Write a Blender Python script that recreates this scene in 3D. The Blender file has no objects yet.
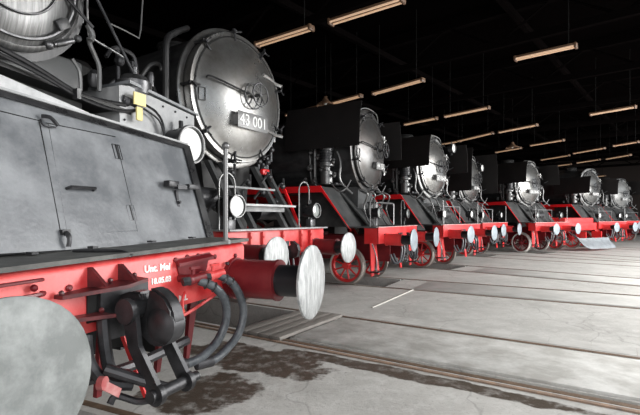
import bpy, bmesh, math, random
from mathutils import Vector, Matrix
R = math.radians
random.seed(7)
S = bpy.context.scene
COL = S.collection

# ------------------------------------------------------------ camera, light, exposure
cam = bpy.data.cameras.new('camera'); cam_o = bpy.data.objects.new('camera', cam); COL.objects.link(cam_o)
cam.sensor_width = 36; cam.lens = 36*438.6/640; cam.shift_y = 10.15/640
cam.clip_start = .05; cam.clip_end = 300
cam_o.location = (0, 0, 1.515); cam_o.rotation_euler = (R(90), 0, 0)
S.camera = cam_o
S.view_settings.view_transform = 'Standard'; S.view_settings.look = 'None'
S.view_settings.gamma = 1; S.view_settings.use_curve_mapping = False
S.view_settings.exposure = 0.42
W = bpy.data.worlds.new('sky'); S.world = W; W.use_nodes = True
wn = W.node_tree.nodes; wn.clear()
wb = wn.new('ShaderNodeBackground'); wo = wn.new('ShaderNodeOutputWorld')
wb.inputs[0].default_value = (.86, .93, 1.0, 1); wb.inputs[1].default_value = .7
W.node_tree.links.new(wb.outputs[0], wo.inputs[0])

# hall axes: U runs along the row of engine fronts, V points out to the turntable
UX, UY = .65, .76
VX, VY = .76, -.65
def hall(u, v, z=0): return Vector((UX*u+VX*v, UY*u+VY*v, z))
HALL_ROT = math.atan2(UY, UX)

def area(name, loc, target, sx, sy, power, color):
    l = bpy.data.lights.new(name, 'AREA'); l.shape = 'RECTANGLE'; l.size = sx; l.size_y = sy
    l.energy = power; l.color = color
    o = bpy.data.objects.new(name, l); COL.objects.link(o); o.location = loc
    o.rotation_euler = (Vector(target)-Vector(loc)).to_track_quat('-Z', 'Z').to_euler()
    return o
# daylight through the open bays on the turntable side
area('daylight_open_bays', hall(18, 9.5, 7.5), hall(18, -.5, 0), 52, 9, 17000, (1, .99, .97))
area('daylight_low_bays', hall(16, 8.5, 2.4), hall(16, 0, 1.6), 46, 4, 2600, (1, .99, .97))

area('fill_behind_camera', (1.5, -5.5, 3.2), (1.5, 6, 1.2), 9, 4.5, 400, (1, .98, .96))  # added fill light, no bay known here; brightens the engines' camera-facing sides

# ------------------------------------------------------------ materials
def mat(name, col, rough=.5, metal=0, noise=None, scale=6, bump=0, spec=.5, rvar=0, coat=0, stretch=None, detail=6, bscale=None):
    """noise: second colour mixed by a noise pattern (dust / wear)."""
    m = bpy.data.materials.new(name); m.use_nodes = True
    nt = m.node_tree; b = nt.nodes['Principled BSDF']
    b.inputs['Base Color'].default_value = (*col, 1)
    b.inputs['Roughness'].default_value = rough; b.inputs['Metallic'].default_value = metal
    b.inputs['Specular IOR Level'].default_value = spec
    if coat: b.inputs['Coat Weight'].default_value = coat; b.inputs['Coat Roughness'].default_value = .15
    if noise or bump or rvar:
        tc = nt.nodes.new('ShaderNodeTexCoord'); mp = nt.nodes.new('ShaderNodeMapping')
        nt.links.new(tc.outputs['Object'], mp.inputs[0])
        if stretch: mp.inputs['Scale'].default_value = stretch
        n = nt.nodes.new('ShaderNodeTexNoise'); n.inputs['Scale'].default_value = scale
        n.inputs['Detail'].default_value = detail; n.inputs['Roughness'].default_value = .65
        nt.links.new(mp.outputs[0], n.inputs['Vector'])
        cr = nt.nodes.new('ShaderNodeMapRange'); cr.inputs[1].default_value = .4; cr.inputs[2].default_value = .68
        nt.links.new(n.outputs['Fac'], cr.inputs[0])
        if noise:
            mx = nt.nodes.new('ShaderNodeMix'); mx.data_type = 'RGBA'
            mx.inputs[6].default_value = (*col, 1); mx.inputs[7].default_value = (*noise, 1)
            nt.links.new(cr.outputs[0], mx.inputs[0]); nt.links.new(mx.outputs[2], b.inputs['Base Color'])
        if rvar:
            r2 = nt.nodes.new('ShaderNodeMapRange'); r2.inputs[3].default_value = rough; r2.inputs[4].default_value = rough+rvar
            nt.links.new(cr.outputs[0], r2.inputs[0]); nt.links.new(r2.outputs[0], b.inputs['Roughness'])
        if bump:
            bp = nt.nodes.new('ShaderNodeBump'); bp.inputs['Strength'].default_value = bump; bp.inputs['Distance'].default_value = .02
            n2 = nt.nodes.new('ShaderNodeTexNoise'); n2.inputs['Scale'].default_value = bscale or scale*4; n2.inputs['Detail'].default_value = 8
            nt.links.new(mp.outputs[0], n2.inputs['Vector'])
            nt.links.new(n2.outputs['Fac'], bp.inputs['Height']); nt.links.new(bp.outputs[0], b.inputs['Normal'])
    return m
M = {}
M['black'] = mat('black_paint', (.010, .010, .011), .26, 0, (.022, .022, .024), 5, rvar=.2)
M['black_dull'] = mat('dull_black', (.010, .010, .010), .6, 0, (.025, .024, .024), 6)
M['soot'] = mat('soot_black', (.006, .006, .006), .75)
M['deflector'] = mat('satin_black_plate', (.008, .007, .007), .6, 0, (.012, .010, .010), 3, spec=.3)
M['graphite'] = mat('graphite_door', (.34, .34, .335), .27, .85, (.17, .16, .15), 2.0, rvar=.12)
M['mid_grey'] = mat('worn_mid_grey_paint', (.24, .245, .25), .42, 0, (.36, .365, .37), 4, bump=.06)
M['graphite_mid'] = mat('mid_graphite_door', (.12, .12, .12), .32, .7, (.07, .06, .055), 2, rvar=.12)
M['gap'] = mat('dark_gap', (.012, .012, .012), .5)
M['graphite_ring'] = mat('graphite_ring', (.42, .42, .41), .38, .6, (.25, .25, .25), 4, rvar=.1)
M['smoke_dark'] = mat('smokebox_grey', (.03, .03, .032), .42, .3, (.07, .07, .07), 3, stretch=(1, 6, 1))
M['brushed'] = mat('brushed_grey_door', (.10, .10, .10), .36, .6, (.20, .20, .20), 5, stretch=(1, 14, 1))
M['dust_grey'] = mat('dusty_grey_paint', (.115, .122, .132), .34, 0, (.24, .25, .262), 3.2, bump=.12, bscale=26, rvar=.18, detail=10)
M['pale_grey'] = mat('pale_grey_paint', (.46, .465, .47), .42, 0, (.26, .265, .27), 5, bump=.05)
M['slope'] = mat('grey_running_board', (.05, .052, .053), .45, 0, (.10, .10, .10), 3, bump=.06)
M['ledge'] = mat('worn_black_deck', (.045, .045, .042), .55, 0, (.11, .11, .10), 5, bump=.2)
M['red'] = mat('red_frame_paint', (.60, .020, .022), .36, 0, (.66, .05, .05), 4, rvar=.2)
M['red_dusty'] = mat('dusty_red_paint', (.60, .030, .032), .34, 0, (.72, .13, .12), 3.5, rvar=.2, bump=.04)
M['red_dark'] = mat('dark_red_paint', (.11, .005, .009), .36, 0, (.17, .012, .015), 4, rvar=.15)
M['edge_red'] = mat('bright_red_edge', (.80, .015, .02), .35)
M['buffer_black'] = mat('greasy_black', (.012, .012, .014), .34)
M['disc'] = mat('bare_steel_disc', (.27, .28, .28), .48, .3, (.55, .56, .56), 14, bump=.2, stretch=(1, 2.5, .5), detail=10)
M['disc_grey'] = mat('grey_painted_disc', (.14, .15, .147), .6, 0, (.27, .285, .28), 7, bump=.12, bscale=40)
M['disc_blue'] = mat('cool_grey_disc', (.30, .345, .38), .45, .15, (.22, .25, .28), 8)
M['iron'] = mat('dark_oiled_iron', (.028, .028, .03), .36, .5, (.07, .07, .075), 7, rvar=.2)
M['worn_iron'] = mat('worn_bare_iron', (.13, .13, .135), .36, .7, (.04, .04, .04), 9)
M['steel'] = mat('bright_steel', (.5, .5, .5), .3, .9)
M['pipe'] = mat('grey_metal_pipe', (.18, .18, .18), .38, .6)
M['rubber'] = mat('rubber_hose', (.035, .041, .048), .38, 0, (.10, .11, .12), 12)
M['white'] = mat('white_enamel', (.85, .86, .84), .3)
M['glass'] = mat('lamp_glass', (.26, .28, .27), .12, 0, spec=.8, coat=1)
M['tyre'] = mat('pale_steel_tyre', (.36, .32, .29), .5, .4)
M['tyre_white'] = mat('whitened_tyre', (.6, .58, .55), .5)
M['yellow'] = mat('yellow_tag', (.78, .66, .28), .5)
M['plate_grey'] = mat('cast_number_plate', (.20, .20, .20), .4, .2)
M['letter'] = mat('raised_light_lettering', (.85, .85, .84), .4)
M['letter_white'] = mat('white_stencil', (.85, .82, .80), .5)
M['tube'] = mat('warm_tube', (.85, .62, .46), .3)
_b = M['tube'].node_tree.nodes['Principled BSDF']; _b.inputs['Emission Color'].default_value = (1, .62, .36, 1); _b.inputs['Emission Strength'].default_value = .2
M['fixture'] = mat('brown_enamel_batten', (.13, .075, .045), .5)
M['rod'] = mat('hanger_rod', (.008, .008, .008), .8, 0, spec=.05)
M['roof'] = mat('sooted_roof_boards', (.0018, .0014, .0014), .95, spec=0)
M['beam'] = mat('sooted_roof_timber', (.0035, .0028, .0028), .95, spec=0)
M['wall'] = mat('sooted_brick_wall', (.016, .011, .008), .9, spec=.1)
M['wall_brown'] = mat('brown_end_wall', (.016, .010, .008), .9)
M['rail'] = mat('rusty_rail_head', (.19, .13, .09), .5, .3, (.10, .07, .05), 10)
M['wood'] = mat('weathered_board', (.23, .21, .19), .75, 0, (.15, .14, .125), 6, stretch=(6, .7, 6), bump=.3)
M['wood_edge'] = mat('rusty_kerb_strip', (.30, .20, .14), .7, 0, (.16, .12, .10), 9)
M['pit'] = mat('pit_concrete', (.10, .105, .095), .8, 0, (.05, .05, .045), 5)
M['orange'] = mat('orange_hose_tag', (.9, .12, .02), .45)
M['grime_red'] = mat('grimy_dark_red', (.05, .010, .012), .45, 0, (.14, .02, .022), 9)
M['lip'] = mat('dusty_highlight_lip', (.62, .40, .38), .5)  # dust plus the beam edge's highlight, painted into the pale colour
M['plow'] = mat('grey_plough_steel', (.24, .26, .28), .45, .2, (.16, .17, .18), 4)

def floor_material():
    m = bpy.data.materials.new('stained_concrete'); m.use_nodes = True
    nt = m.node_tree; N = nt.nodes; Lk = nt.links.new; b = N['Principled BSDF']
    tc = N.new('ShaderNodeTexCoord')
    def noise(scale, detail=8, rough=.6, src=None, dist=0):
        n = N.new('ShaderNodeTexNoise'); n.inputs['Scale'].default_value = scale; n.inputs['Detail'].default_value = detail
        n.inputs['Roughness'].default_value = rough; n.inputs['Distortion'].default_value = dist
        Lk((src or tc.outputs['Object']), n.inputs['Vector']); return n.outputs['Fac']
    def rng(v, a, b_, c=0, d=1):
        r = N.new('ShaderNodeMapRange'); r.inputs[1].default_value = a; r.inputs[2].default_value = b_
        r.inputs[3].default_value = c; r.inputs[4].default_value = d; Lk(v, r.inputs[0]); return r.outputs[0]
    def mix(f, a, b_):
        x = N.new('ShaderNodeMix'); x.data_type = 'RGBA'
        if isinstance(f, float): x.inputs[0].default_value = f
        else: Lk(f, x.inputs[0])
        for i, v in ((6, a), (7, b_)):
            if isinstance(v, tuple): x.inputs[i].default_value = (*v, 1)
            else: Lk(v, x.inputs[i])
        return x.outputs[2]
    def math_(op, a, b_=None):
        x = N.new('ShaderNodeMath'); x.operation = op
        for i, v in ((0, a), (1, b_)):
            if v is None: continue
            if isinstance(v, (int, float)): x.inputs[i].default_value = v
            else: Lk(v, x.inputs[i])
        return x.outputs[0]
    base = mix(rng(noise(1.1), .35, .7), (.37, .36, .34), (.50, .49, .465))
    base = mix(rng(noise(5, 10, .75), .48, .7, 0, .75), base, (.56, .55, .53))
    base = mix(rng(noise(3.3, 10, .8), .55, .72, 0, .6), base, (.25, .235, .215))
    base = mix(rng(noise(30, 4), .55, .8, 0, .6), base, (.17, .16, .15))
    # hairline cracks
    v = N.new('ShaderNodeTexVoronoi'); v.feature = 'DISTANCE_TO_EDGE'; v.inputs['Scale'].default_value = .55
    wob = N.new('ShaderNodeMixRGB'); wob.blend_type = 'ADD'; wob.inputs[0].default_value = .35
    n4 = N.new('ShaderNodeTexNoise'); n4.inputs['Scale'].default_value = 2.5; Lk(tc.outputs['Object'], n4.inputs['Vector'])
    Lk(tc.outputs['Object'], wob.inputs[1]); Lk(n4.outputs['Color'], wob.inputs[2]); Lk(wob.outputs[0], v.inputs['Vector'])
    crack = rng(v.outputs['Distance'], 0, .008, 1, 0)
    base = mix(math_('MULTIPLY', crack, .3), base, (.08, .075, .07))
    # dark brown oily stain on the concrete beside the second engine's near rail (shape of its own)
    sep = N.new('ShaderNodeSeparateXYZ'); Lk(tc.outputs['Object'], sep.inputs[0])
    def blob(cx, cy, ang, rx, ry):
        ca, sa = math.cos(ang), math.sin(ang)
        dx = math_('SUBTRACT', sep.outputs[0], cx); dy = math_('SUBTRACT', sep.outputs[1], cy)
        p = math_('ADD', math_('MULTIPLY', dx, ca/rx), math_('MULTIPLY', dy, sa/rx))
        q = math_('ADD', math_('MULTIPLY', dx, -sa/ry), math_('MULTIPLY', dy, ca/ry))
        return math_('SQRT', math_('ADD', math_('MULTIPLY', p, p), math_('MULTIPLY', q, q)))
    d1 = blob(-.72, 4.72, R(-30), 1.0, .42)
    d2 = blob(.80, 4.25, R(-33), 1.8, .13)
    d3 = blob(-1.0, 3.85, R(20), .55, .42)
    d = math_('MINIMUM', math_('MINIMUM', d1, d2), d3)
    d = math_('ADD', d, math_('MULTIPLY', math_('SUBTRACT', noise(2.4, 7, .62), .5), 1.8))
    st = rng(d, .85, .98, 1, 0)
    st2 = math_('MULTIPLY', st, rng(noise(7, 8, .7), .34, .50, .45, 1))
    base = mix(math_('MULTIPLY', st2, .93), base, (.050, .034, .022))
    Lk(base, b.inputs['Base Color'])
    Lk(rng(st, 0, 1, .72, .42), b.inputs['Roughness'])
    b.inputs['Specular IOR Level'].default_value = .35
    bp = N.new('ShaderNodeBump'); bp.inputs['Strength'].default_value = .4; bp.inputs['Distance'].default_value = .015
    Lk(noise(14, 8, .7), bp.inputs['Height']); Lk(bp.outputs[0], b.inputs['Normal'])
    return m
M['floor'] = floor_material()
M['slab'] = mat('light_cast_slab', (.38, .37, .345), .7, 0, (.64, .635, .61), 2.2, bump=.3, bscale=14, detail=10)
M['slab2'] = mat('grey_cast_slab', (.36, .355, .335), .7, 0, (.48, .47, .45), 1.6, bump=.15)
M['sett'] = mat('grey_stone_sett', (.40, .39, .37), .75, 0, (.52, .51, .485), 3, bump=.1)
M['groove'] = mat('dirty_flangeway', (.018, .015, .013), .8)

# ------------------------------------------------------------ mesh builder
def basis(axis):
    a = Vector(axis).normalized()
    h = Vector((0, 0, 1)) if abs(a.z) < .9 else Vector((1, 0, 0))
    u = h.cross(a).normalized(); v = a.cross(u)
    return a, u, v
class MB:
    def __init__(s): s.b = bmesh.new()
    def box(s, c, size, rot=None, bev=0):
        r = bmesh.ops.create_cube(s.b, size=1)
        vs = r['verts']; m = Matrix.Diagonal((*size, 1))
        mm = Matrix.Translation(c) @ (rot.to_4x4() if rot else Matrix.Identity(4)) @ m
        bmesh.ops.transform(s.b, matrix=mm, verts=vs)
        if bev:
            es = {e for v in vs for e in v.link_edges}
            bmesh.ops.bevel(s.b, geom=list(es), offset=bev, segments=2, affect='EDGES', profile=.5)
        return s
    def lathe(s, prof, o, axis, n=24, cap=True):
        """prof: (distance along axis, radius)"""
        a, u, v = basis(axis); o = Vector(o); rings = []
        for t, r in prof:
            if r < 1e-5: rings.append([s.b.verts.new(o+a*t)])
            else: rings.append([s.b.verts.new(o+a*t+(u*math.cos(2*math.pi*k/n)+v*math.sin(2*math.pi*k/n))*r) for k in range(n)])
        for A, B in zip(rings, rings[1:]):
            if len(A) == 1 and len(B) == 1: continue
            for k in range(n):
                k2 = (k+1) % n
                if len(A) == 1: s.b.faces.new((A[0], B[k2], B[k]))
                elif len(B) == 1: s.b.faces.new((A[k], A[k2], B[0]))
                else: s.b.faces.new((A[k], A[k2], B[k2], B[k]))
        if cap:
            if len(rings[0]) > 1: s.b.faces.new(rings[0][::-1])
            if len(rings[-1]) > 1: s.b.faces.new(rings[-1])
        return s
    def cyl(s, p0, p1, r0, r1=None, n=20):
        p0, p1 = Vector(p0), Vector(p1); L = (p1-p0).length
        return s.lathe([(0, r0), (L, r0 if r1 is None else r1)], p0, p1-p0, n)
    def tube(s, pts, r, n=8, k=6, smooth=True, closed=False):
        P = [Vector(p) for p in pts]
        if smooth and len(P) > 2:
            Q = []; m = len(P)
            rngi = range(m if closed else m-1)
            for i in rngi:
                p0 = P[(i-1) % m] if closed or i > 0 else P[0]; p1 = P[i]; p2 = P[(i+1) % m]
                p3 = P[(i+2) % m] if closed or i+2 < m else P[-1]
                for j in range(k):
                    t = j/k
                    Q.append(.5*((2*p1)+(-p0+p2)*t+(2*p0-5*p1+4*p2-p3)*t*t+(-p0+3*p1-3*p2+p3)*t**3))
            if not closed: Q.append(P[-1])
            P = Q
        rings = []; pu = None; m = len(P)
        for i, p in enumerate(P):
            if closed: d = P[(i+1) % m]-P[i-1]
            else: d = P[min(i+1, m-1)]-P[max(i-1, 0)]
            a = d.normalized()
            if pu is None: _, u, v = basis(a)
            else:
                u = (pu-a*pu.dot(a)).normalized(); v = a.cross(u)
            pu = u
            rr = r if not callable(r) else r(i/(m-1))
            rings.append([s.b.verts.new(p+(u*math.cos(2*math.pi*q/n)+v*math.sin(2*math.pi*q/n))*rr) for q in range(n)])
        seq = list(zip(rings, rings[1:]))+([(rings[-1], rings[0])] if closed else [])
        for A, B in seq:
            for q in range(n): s.b.faces.new((A[q], A[(q+1) % n], B[(q+1) % n], B[q]))
        if not closed: s.b.faces.new(rings[0][::-1]); s.b.faces.new(rings[-1])
        return s
    def prism(s, poly, ext):
        """poly: 3D points of a planar outline, ext: extrusion vector"""
        e = Vector(ext); A = [s.b.verts.new(Vector(p)) for p in poly]; B = [s.b.verts.new(Vector(p)+e) for p in poly]
        n = len(A)
        s.b.faces.new(A[::-1]); s.b.faces.new(B)
        for i in range(n): s.b.faces.new((A[i], A[(i+1) % n], B[(i+1) % n], B[i]))
        return s
    def ring(s, c, axis, Rr, r, n=32, m=8, a0=0, a1=2*math.pi):
        a, u, v = basis(axis); c = Vector(c)
        full = abs(a1-a0-2*math.pi) < 1e-4
        pts = [c+(u*math.cos(a0+(a1-a0)*k/n)+v*math.sin(a0+(a1-a0)*k/n))*Rr for k in range(n if full else n+1)]
        return s.tube(pts, r, m, smooth=False, closed=full)
    def ball(s, c, r, n=12):
        prof = [(-r*math.cos(math.pi*k/8), r*math.sin(math.pi*k/8) if 0 < k < 8 else 0) for k in range(9)]
        return s.lathe(prof, c, (0, 0, 1), n, False)
    def mesh(s, name, m):
        me = bpy.data.meshes.new(name)
        bmesh.ops.recalc_face_normals(s.b, faces=s.b.faces)
        s.b.to_mesh(me); s.b.free()
        for p in me.polygons: p.use_smooth = True
        try: me.set_sharp_from_angle(angle=R(35))
        except Exception: pass
        me.materials.append(m); return me
CACHE = {}
def obj(name, mb, m, parent=None, loc=(0, 0, 0), rot=None, key=None, label=None):
    """mb may be a function (so that cached meshes are built once)"""
    if key is not None:
        k = (key, m.name)
        if k not in CACHE: CACHE[k] = (mb() if callable(mb) else mb).mesh(name, m)
        me = CACHE[k]
    else: me = (mb() if callable(mb) else mb).mesh(name, m)
    o = bpy.data.objects.new(name, me); COL.objects.link(o); o.location = loc
    if rot: o.rotation_euler = rot
    if parent: o.parent = parent
    if label: o['label'] = label
    return o
def tag(o, label=None, cat=None, group=None, kind=None):
    if label: o['label'] = label
    if cat: o['category'] = cat
    if group: o['group'] = group
    if kind: o['kind'] = kind
    return o
def empty(name, loc, rz=0):
    o = bpy.data.objects.new(name, None); COL.objects.link(o); o.location = loc; o.rotation_euler = (0, 0, rz)
    o.empty_display_size = .3
    return o
def struct(name, mb, m): return tag(obj(name, mb, m), kind='structure')
def text(name, s, size, m, parent, loc, ext=.004, align='CENTER', sx=1.0, tilt=0, bold=0):
    """lettering standing on a plane that faces the loco's +x side"""
    c = bpy.data.curves.new(name, 'FONT'); c.body = s; c.size = size; c.extrude = ext; c.align_x = align; c.align_y = 'CENTER'
    c.offset = bold; c.resolution_u = 3
    t = bpy.data.objects.new(name, c); COL.objects.link(t)
    bpy.context.view_layer.update()
    me = bpy.data.meshes.new_from_object(t.evaluated_get(bpy.context.evaluated_depsgraph_get()))
    COL.objects.unlink(t); bpy.data.objects.remove(t)
    mat4 = Matrix(((0, 0, 1, 0), (1, 0, 0, 0), (0, 1, 0, 0), (0, 0, 0, 1))) @ Matrix.Diagonal((sx, 1, 1, 1))
    if tilt: mat4 = Matrix.Rotation(tilt, 4, 'Y') @ mat4
    me.transform(mat4); me.materials.clear(); me.materials.append(m); me.name = name
    o = bpy.data.objects.new(name, me); COL.objects.link(o); o.parent = parent; o.location = loc
    return o

# ------------------------------------------------------------ the engines' poses
# name: (x, y of the beam's front face on the track's centre line, heading)
def pose(X, Y, th):  # X, Y of the buffer-head plane
    return (X-.62*math.cos(th), Y+.62*math.sin(th), th)
PO = {'A': pose(-.462, 2.064, .441), 'B': pose(-.029, 6.066, .576), 'C': pose(2.383, 9.809, .515),
      'D': pose(4.755, 12.74, .727), 'E': pose(7.405, 16.891, .736), 'F': pose(10.299, 18.213, .972),
      'G': pose(15.1, 21.6, 1.047), 'H': pose(20.15, 26.85, 1.15)}
def l2w(k, x, y, z=0):
    X, Y, th = PO[k]; c, s = math.cos(th), math.sin(th)
    return Vector((X+c*x+s*y, Y-s*x+c*y, z))

# ------------------------------------------------------------ hall structure
def build_floor():
    m = MB()
    m.box((13, 14, -.6), (90, 90, 1.2))
    me = m.mesh('floor', M['floor'])
    fl = bpy.data.objects.new('floor', me); COL.objects.link(fl)
    cut = MB()
    for k in 'ABCDEFGH':
        X, Y, th = PO[k]; rot = Matrix.Rotation(-th, 3, 'Z')
        x1 = -.12 if k != 'B' else .62
        x0 = -15
        cut.box(tuple(l2w(k, (x0+x1)/2, 0, -.35)), (x1-x0, 1.30, 1.3), rot)          # inspection pit under the engine
        if k not in 'A':
            for s in (-1, 1):                                                        # flangeways ahead of the engine
                cut.box(tuple(l2w(k, x1+5.0, s*.675, 0)), (10.2, .075, .11), rot)
    cme = cut.mesh('cutter', M['pit']); co = bpy.data.objects.new('cutter', cme); COL.objects.link(co)
    md = fl.modifiers.new('b', 'BOOLEAN'); md.operation = 'DIFFERENCE'; md.object = co; md.solver = 'EXACT'; md.use_self = True
    bpy.context.view_layer.update()
    new = bpy.data.meshes.new_from_object(fl.evaluated_get(bpy.context.evaluated_depsgraph_get()))
    fl.modifiers.clear(); fl.data = new; new.name = 'floor'
    for p in new.polygons: p.use_smooth = False
    bpy.data.objects.remove(co)
    tag(fl, kind='structure')
build_floor()

ROOF = 6.9
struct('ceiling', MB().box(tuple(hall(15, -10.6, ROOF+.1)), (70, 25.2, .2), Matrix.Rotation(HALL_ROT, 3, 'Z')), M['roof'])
struct('wall_back', MB().box(tuple(hall(15, -23, 3.5)), (70, .3, 7.4), Matrix.Rotation(HALL_ROT, 3, 'Z')), M['wall'])
struct('wall_left', MB().box(tuple(hall(-7, -10.6, 3.5)), (.3, 25, 7.4), Matrix.Rotation(HALL_ROT, 3, 'Z')), M['wall'])
struct('wall_right', MB().box(tuple(hall(47, -10.6, 3.5)), (.3, 25, 7.4), Matrix.Rotation(HALL_ROT, 3, 'Z')), M['wall_brown'])
# lintel wall above the open bays
struct('wall_front', MB().box(tuple(hall(15, 1.9, 6.3)), (70, .3, 1.4), Matrix.Rotation(HALL_ROT, 3, 'Z')), M['wall'])
# roof timbers: rafters across the hall and purlins along it
for i in range(13):
    u = -5+i*4.1
    b = MB(); r = Matrix.Rotation(HALL_ROT, 3, 'Z')
    b.box(tuple(hall(u, -10.6, ROOF-.14)), (.18, 24.6, .28), r)
    b.box(tuple(hall(u, -10.6, ROOF-1.0)), (.14, 24.6, .18), r)
    for j in range(9):
        v = -22.4+j*2.65
        b.tube([tuple(hall(u, v, ROOF-1.0)), tuple(hall(u, v+1.35, ROOF-.2)), tuple(hall(u, v+2.65, ROOF-1.0))], .035, 4, smooth=False)
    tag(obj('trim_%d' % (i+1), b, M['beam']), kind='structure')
for j in range(6):
    v = -19+j*3.9
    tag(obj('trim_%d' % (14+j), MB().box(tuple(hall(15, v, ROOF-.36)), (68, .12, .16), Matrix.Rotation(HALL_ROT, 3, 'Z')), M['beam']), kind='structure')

# rails, slabs and setts let into the floor
NAMES = {'A': 'nearest grey-plated engine', 'B': 'engine numbered 43 001', 'C': 'third engine with smoke deflectors',
         'D': 'fourth engine', 'E': 'fifth engine', 'F': 'sixth engine', 'G': 'seventh engine beyond the snow plough', 'H': 'farthest engine'}
for k in 'ABCDEFGH':
    X, Y, th = PO[k]
    for s in (-1, 1):
        m = MB().box((0, s*.755, -.055), (27, .07, .125), bev=.008)
        m.box((0, s*.755, -.13), (27, .12, .02))
        o = obj('rail', m, M['rail'], loc=(*l2w(k, -3.2, 0)[:2], 0), rot=(0, 0, -th))
        tag(o, 'rusty %s rail of the track under the %s' % ('camera-side' if s < 0 else 'far-side', NAMES[k]), 'rail', 'rails let into the roundhouse floor')
# slab between the rails ahead of 43 001 and the wooden pit covers
for q, (x0, x1) in enumerate([(.66, 6.4)]):
    o = obj('concrete_slab', MB().box(((x0+x1)/2, 0, .004), (x1-x0, 1.20, .045), bev=.006), M['slab'],
            loc=(*l2w('B', 0, 0)[:2], 0), rot=(0, 0, -PO['B'][2]))
    tag(o, 'long pale concrete slab between the rails in front of engine 43 001', 'slab')
for q in range(4):
    o = obj('wooden_board', MB().box((-.03+.185*q, -.08, .030), (.178, 1.52, .042), bev=.003), M['wood'],
            loc=(*l2w('B', 0, 0)[:2], 0), rot=(0, 0, -PO['B'][2]))
    tag(o, ['weathered grey board over the pit, closest to the second engine\'s beam', 'weathered grey pit board, second one out from the second engine',
            'weathered grey pit board, third one out from the second engine', 'weathered grey board over the pit edge, touching the pale slab'][q], 'board', 'wooden boards across the pit')
o = obj('kerb_strip', MB().box((2.4, -.875, -.0), (7.0, .045, .03)), M['wood_edge'], loc=(*l2w('B', 0, 0)[:2], 0), rot=(0, 0, -PO['B'][2]))
tag(o, 'thin rusty brown kerb strip along the near rail, beside the oily stain', 'kerb')
# stone setts edging the far rail of that track
for q in range(14):
    o = obj('stone_sett', MB().box((.95+q*.44, 1.02, .0), (.434, .36, .008)), M['sett'], loc=(*l2w('B', 0, 0)[:2], 0), rot=(0, 0, -PO['B'][2]))
    tag(o, 'grey stone sett beside the far rail, %s out from the wooden boards' % ['first', 'second', 'third', 'fourth', 'fifth', 'sixth', 'seventh', 'eighth', 'ninth', 'tenth', 'eleventh', 'twelfth', 'thirteenth', 'last'][q], 'paving stone', 'stone setts beside the far rail')
for k, x0, x1 in (('C', .5, 5.5), ('D', .5, 4.5)):
    o = obj('concrete_slab', MB().box(((x0+x1)/2, 0, -.002), (x1-x0, 1.22, .02), bev=.004), M['slab2'], loc=(*l2w(k, 0, 0)[:2], 0), rot=(0, 0, -PO[k][2]))
    tag(o, 'grey concrete slab between the rails in front of the %s' % NAMES[k], 'slab')

o = obj('pale_batten', MB().box((0, 0, .010), (2.1, .028, .018), bev=.003), mat('pale_batten', (.50, .48, .44), .7), loc=(1.41, 8.26, 0), rot=(0, 0, math.atan2(1.83, 1.08)))
tag(o, 'thin pale batten lying on the floor ahead of the third engine', 'batten')

# ------------------------------------------------------------ engine parts
def add_buffer(root, y, z=1.05, plunge=.62, house=None, head='disc', hr=.235, side='near', lab=None, hl=.36, R1=.125):
    """housing + black shank + flat head; x=0 is the beam face"""
    hc = house or 'red'
    b = obj('buffer', MB().lathe([(-.01, R1+.012), (.02, R1+.012), (.02, R1), (hl-.02, R1), (hl-.02, R1+.008), (hl, R1+.008), (hl, R1-.03)], (0, 0, 0), (1, 0, 0), 28), M[hc], root, (0, y, z))
    obj('buffer_plunger', MB().lathe([(hl-.03, R1-.028), (plunge-.05, R1-.028), (plunge-.045, R1+.01), (plunge-.03, R1+.02)], (0, 0, 0), (1, 0, 0), 24), M['buffer_black'], b)
    obj('buffer_head', MB().lathe([(plunge-.035, .10), (plunge-.03, hr-.015), (plunge-.022, hr), (plunge-.008, hr), (plunge, hr-.012), (plunge+.006, hr*.6), (plunge+.008, 0)], (0, 0, 0), (1, 0, 0), 40), M[head], b, label=lab)
    for a in range(4):
        bo = MB()
        an = math.pi/4+a*math.pi/2
        bo.cyl((-.0, math.cos(an)*(R1+.03), math.sin(an)*(R1+.03)), (.02, math.cos(an)*(R1+.03), math.sin(an)*(R1+.03)), .012, n=6)
        obj('bolt', bo, M['iron'], b)
    return b
def add_lamp(root, x, y, z, r=.12, lens='glass', name='headlamp', deep=.2, hoop=None, white=False):
    l = obj(name, MB().lathe([(-deep, r*.45), (-deep+.03, r*.85), (-.03, r*.92), (-.02, r), (0, r), (0, r*.86), (-.02, r*.84)], (0, 0, 0), (1, 0, 0), 28, False)
            .lathe([(-deep, 0), (-deep, r*.45)], (0, 0, 0), (1, 0, 0), 28, False).box((-deep*.5, 0, -r-.03), (.05, .05, .08)).cyl((-deep*.5, 0, r*.8), (-deep*.5, 0, r+.05), .02, n=8), M['black'], root, (x, y, z))
    obj('lens', MB().lathe([(-.018, r*.86), (-.006, r*.6), (0, 0)], (0, 0, 0), (1, 0, 0), 28, False), M[lens], l)
    if white: pass
    obj('lamp_rim', MB().ring((0, 0, 0), (1, 0, 0), r*.93, r*.07, 28, 6), M['pipe'], l)
    return l
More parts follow.
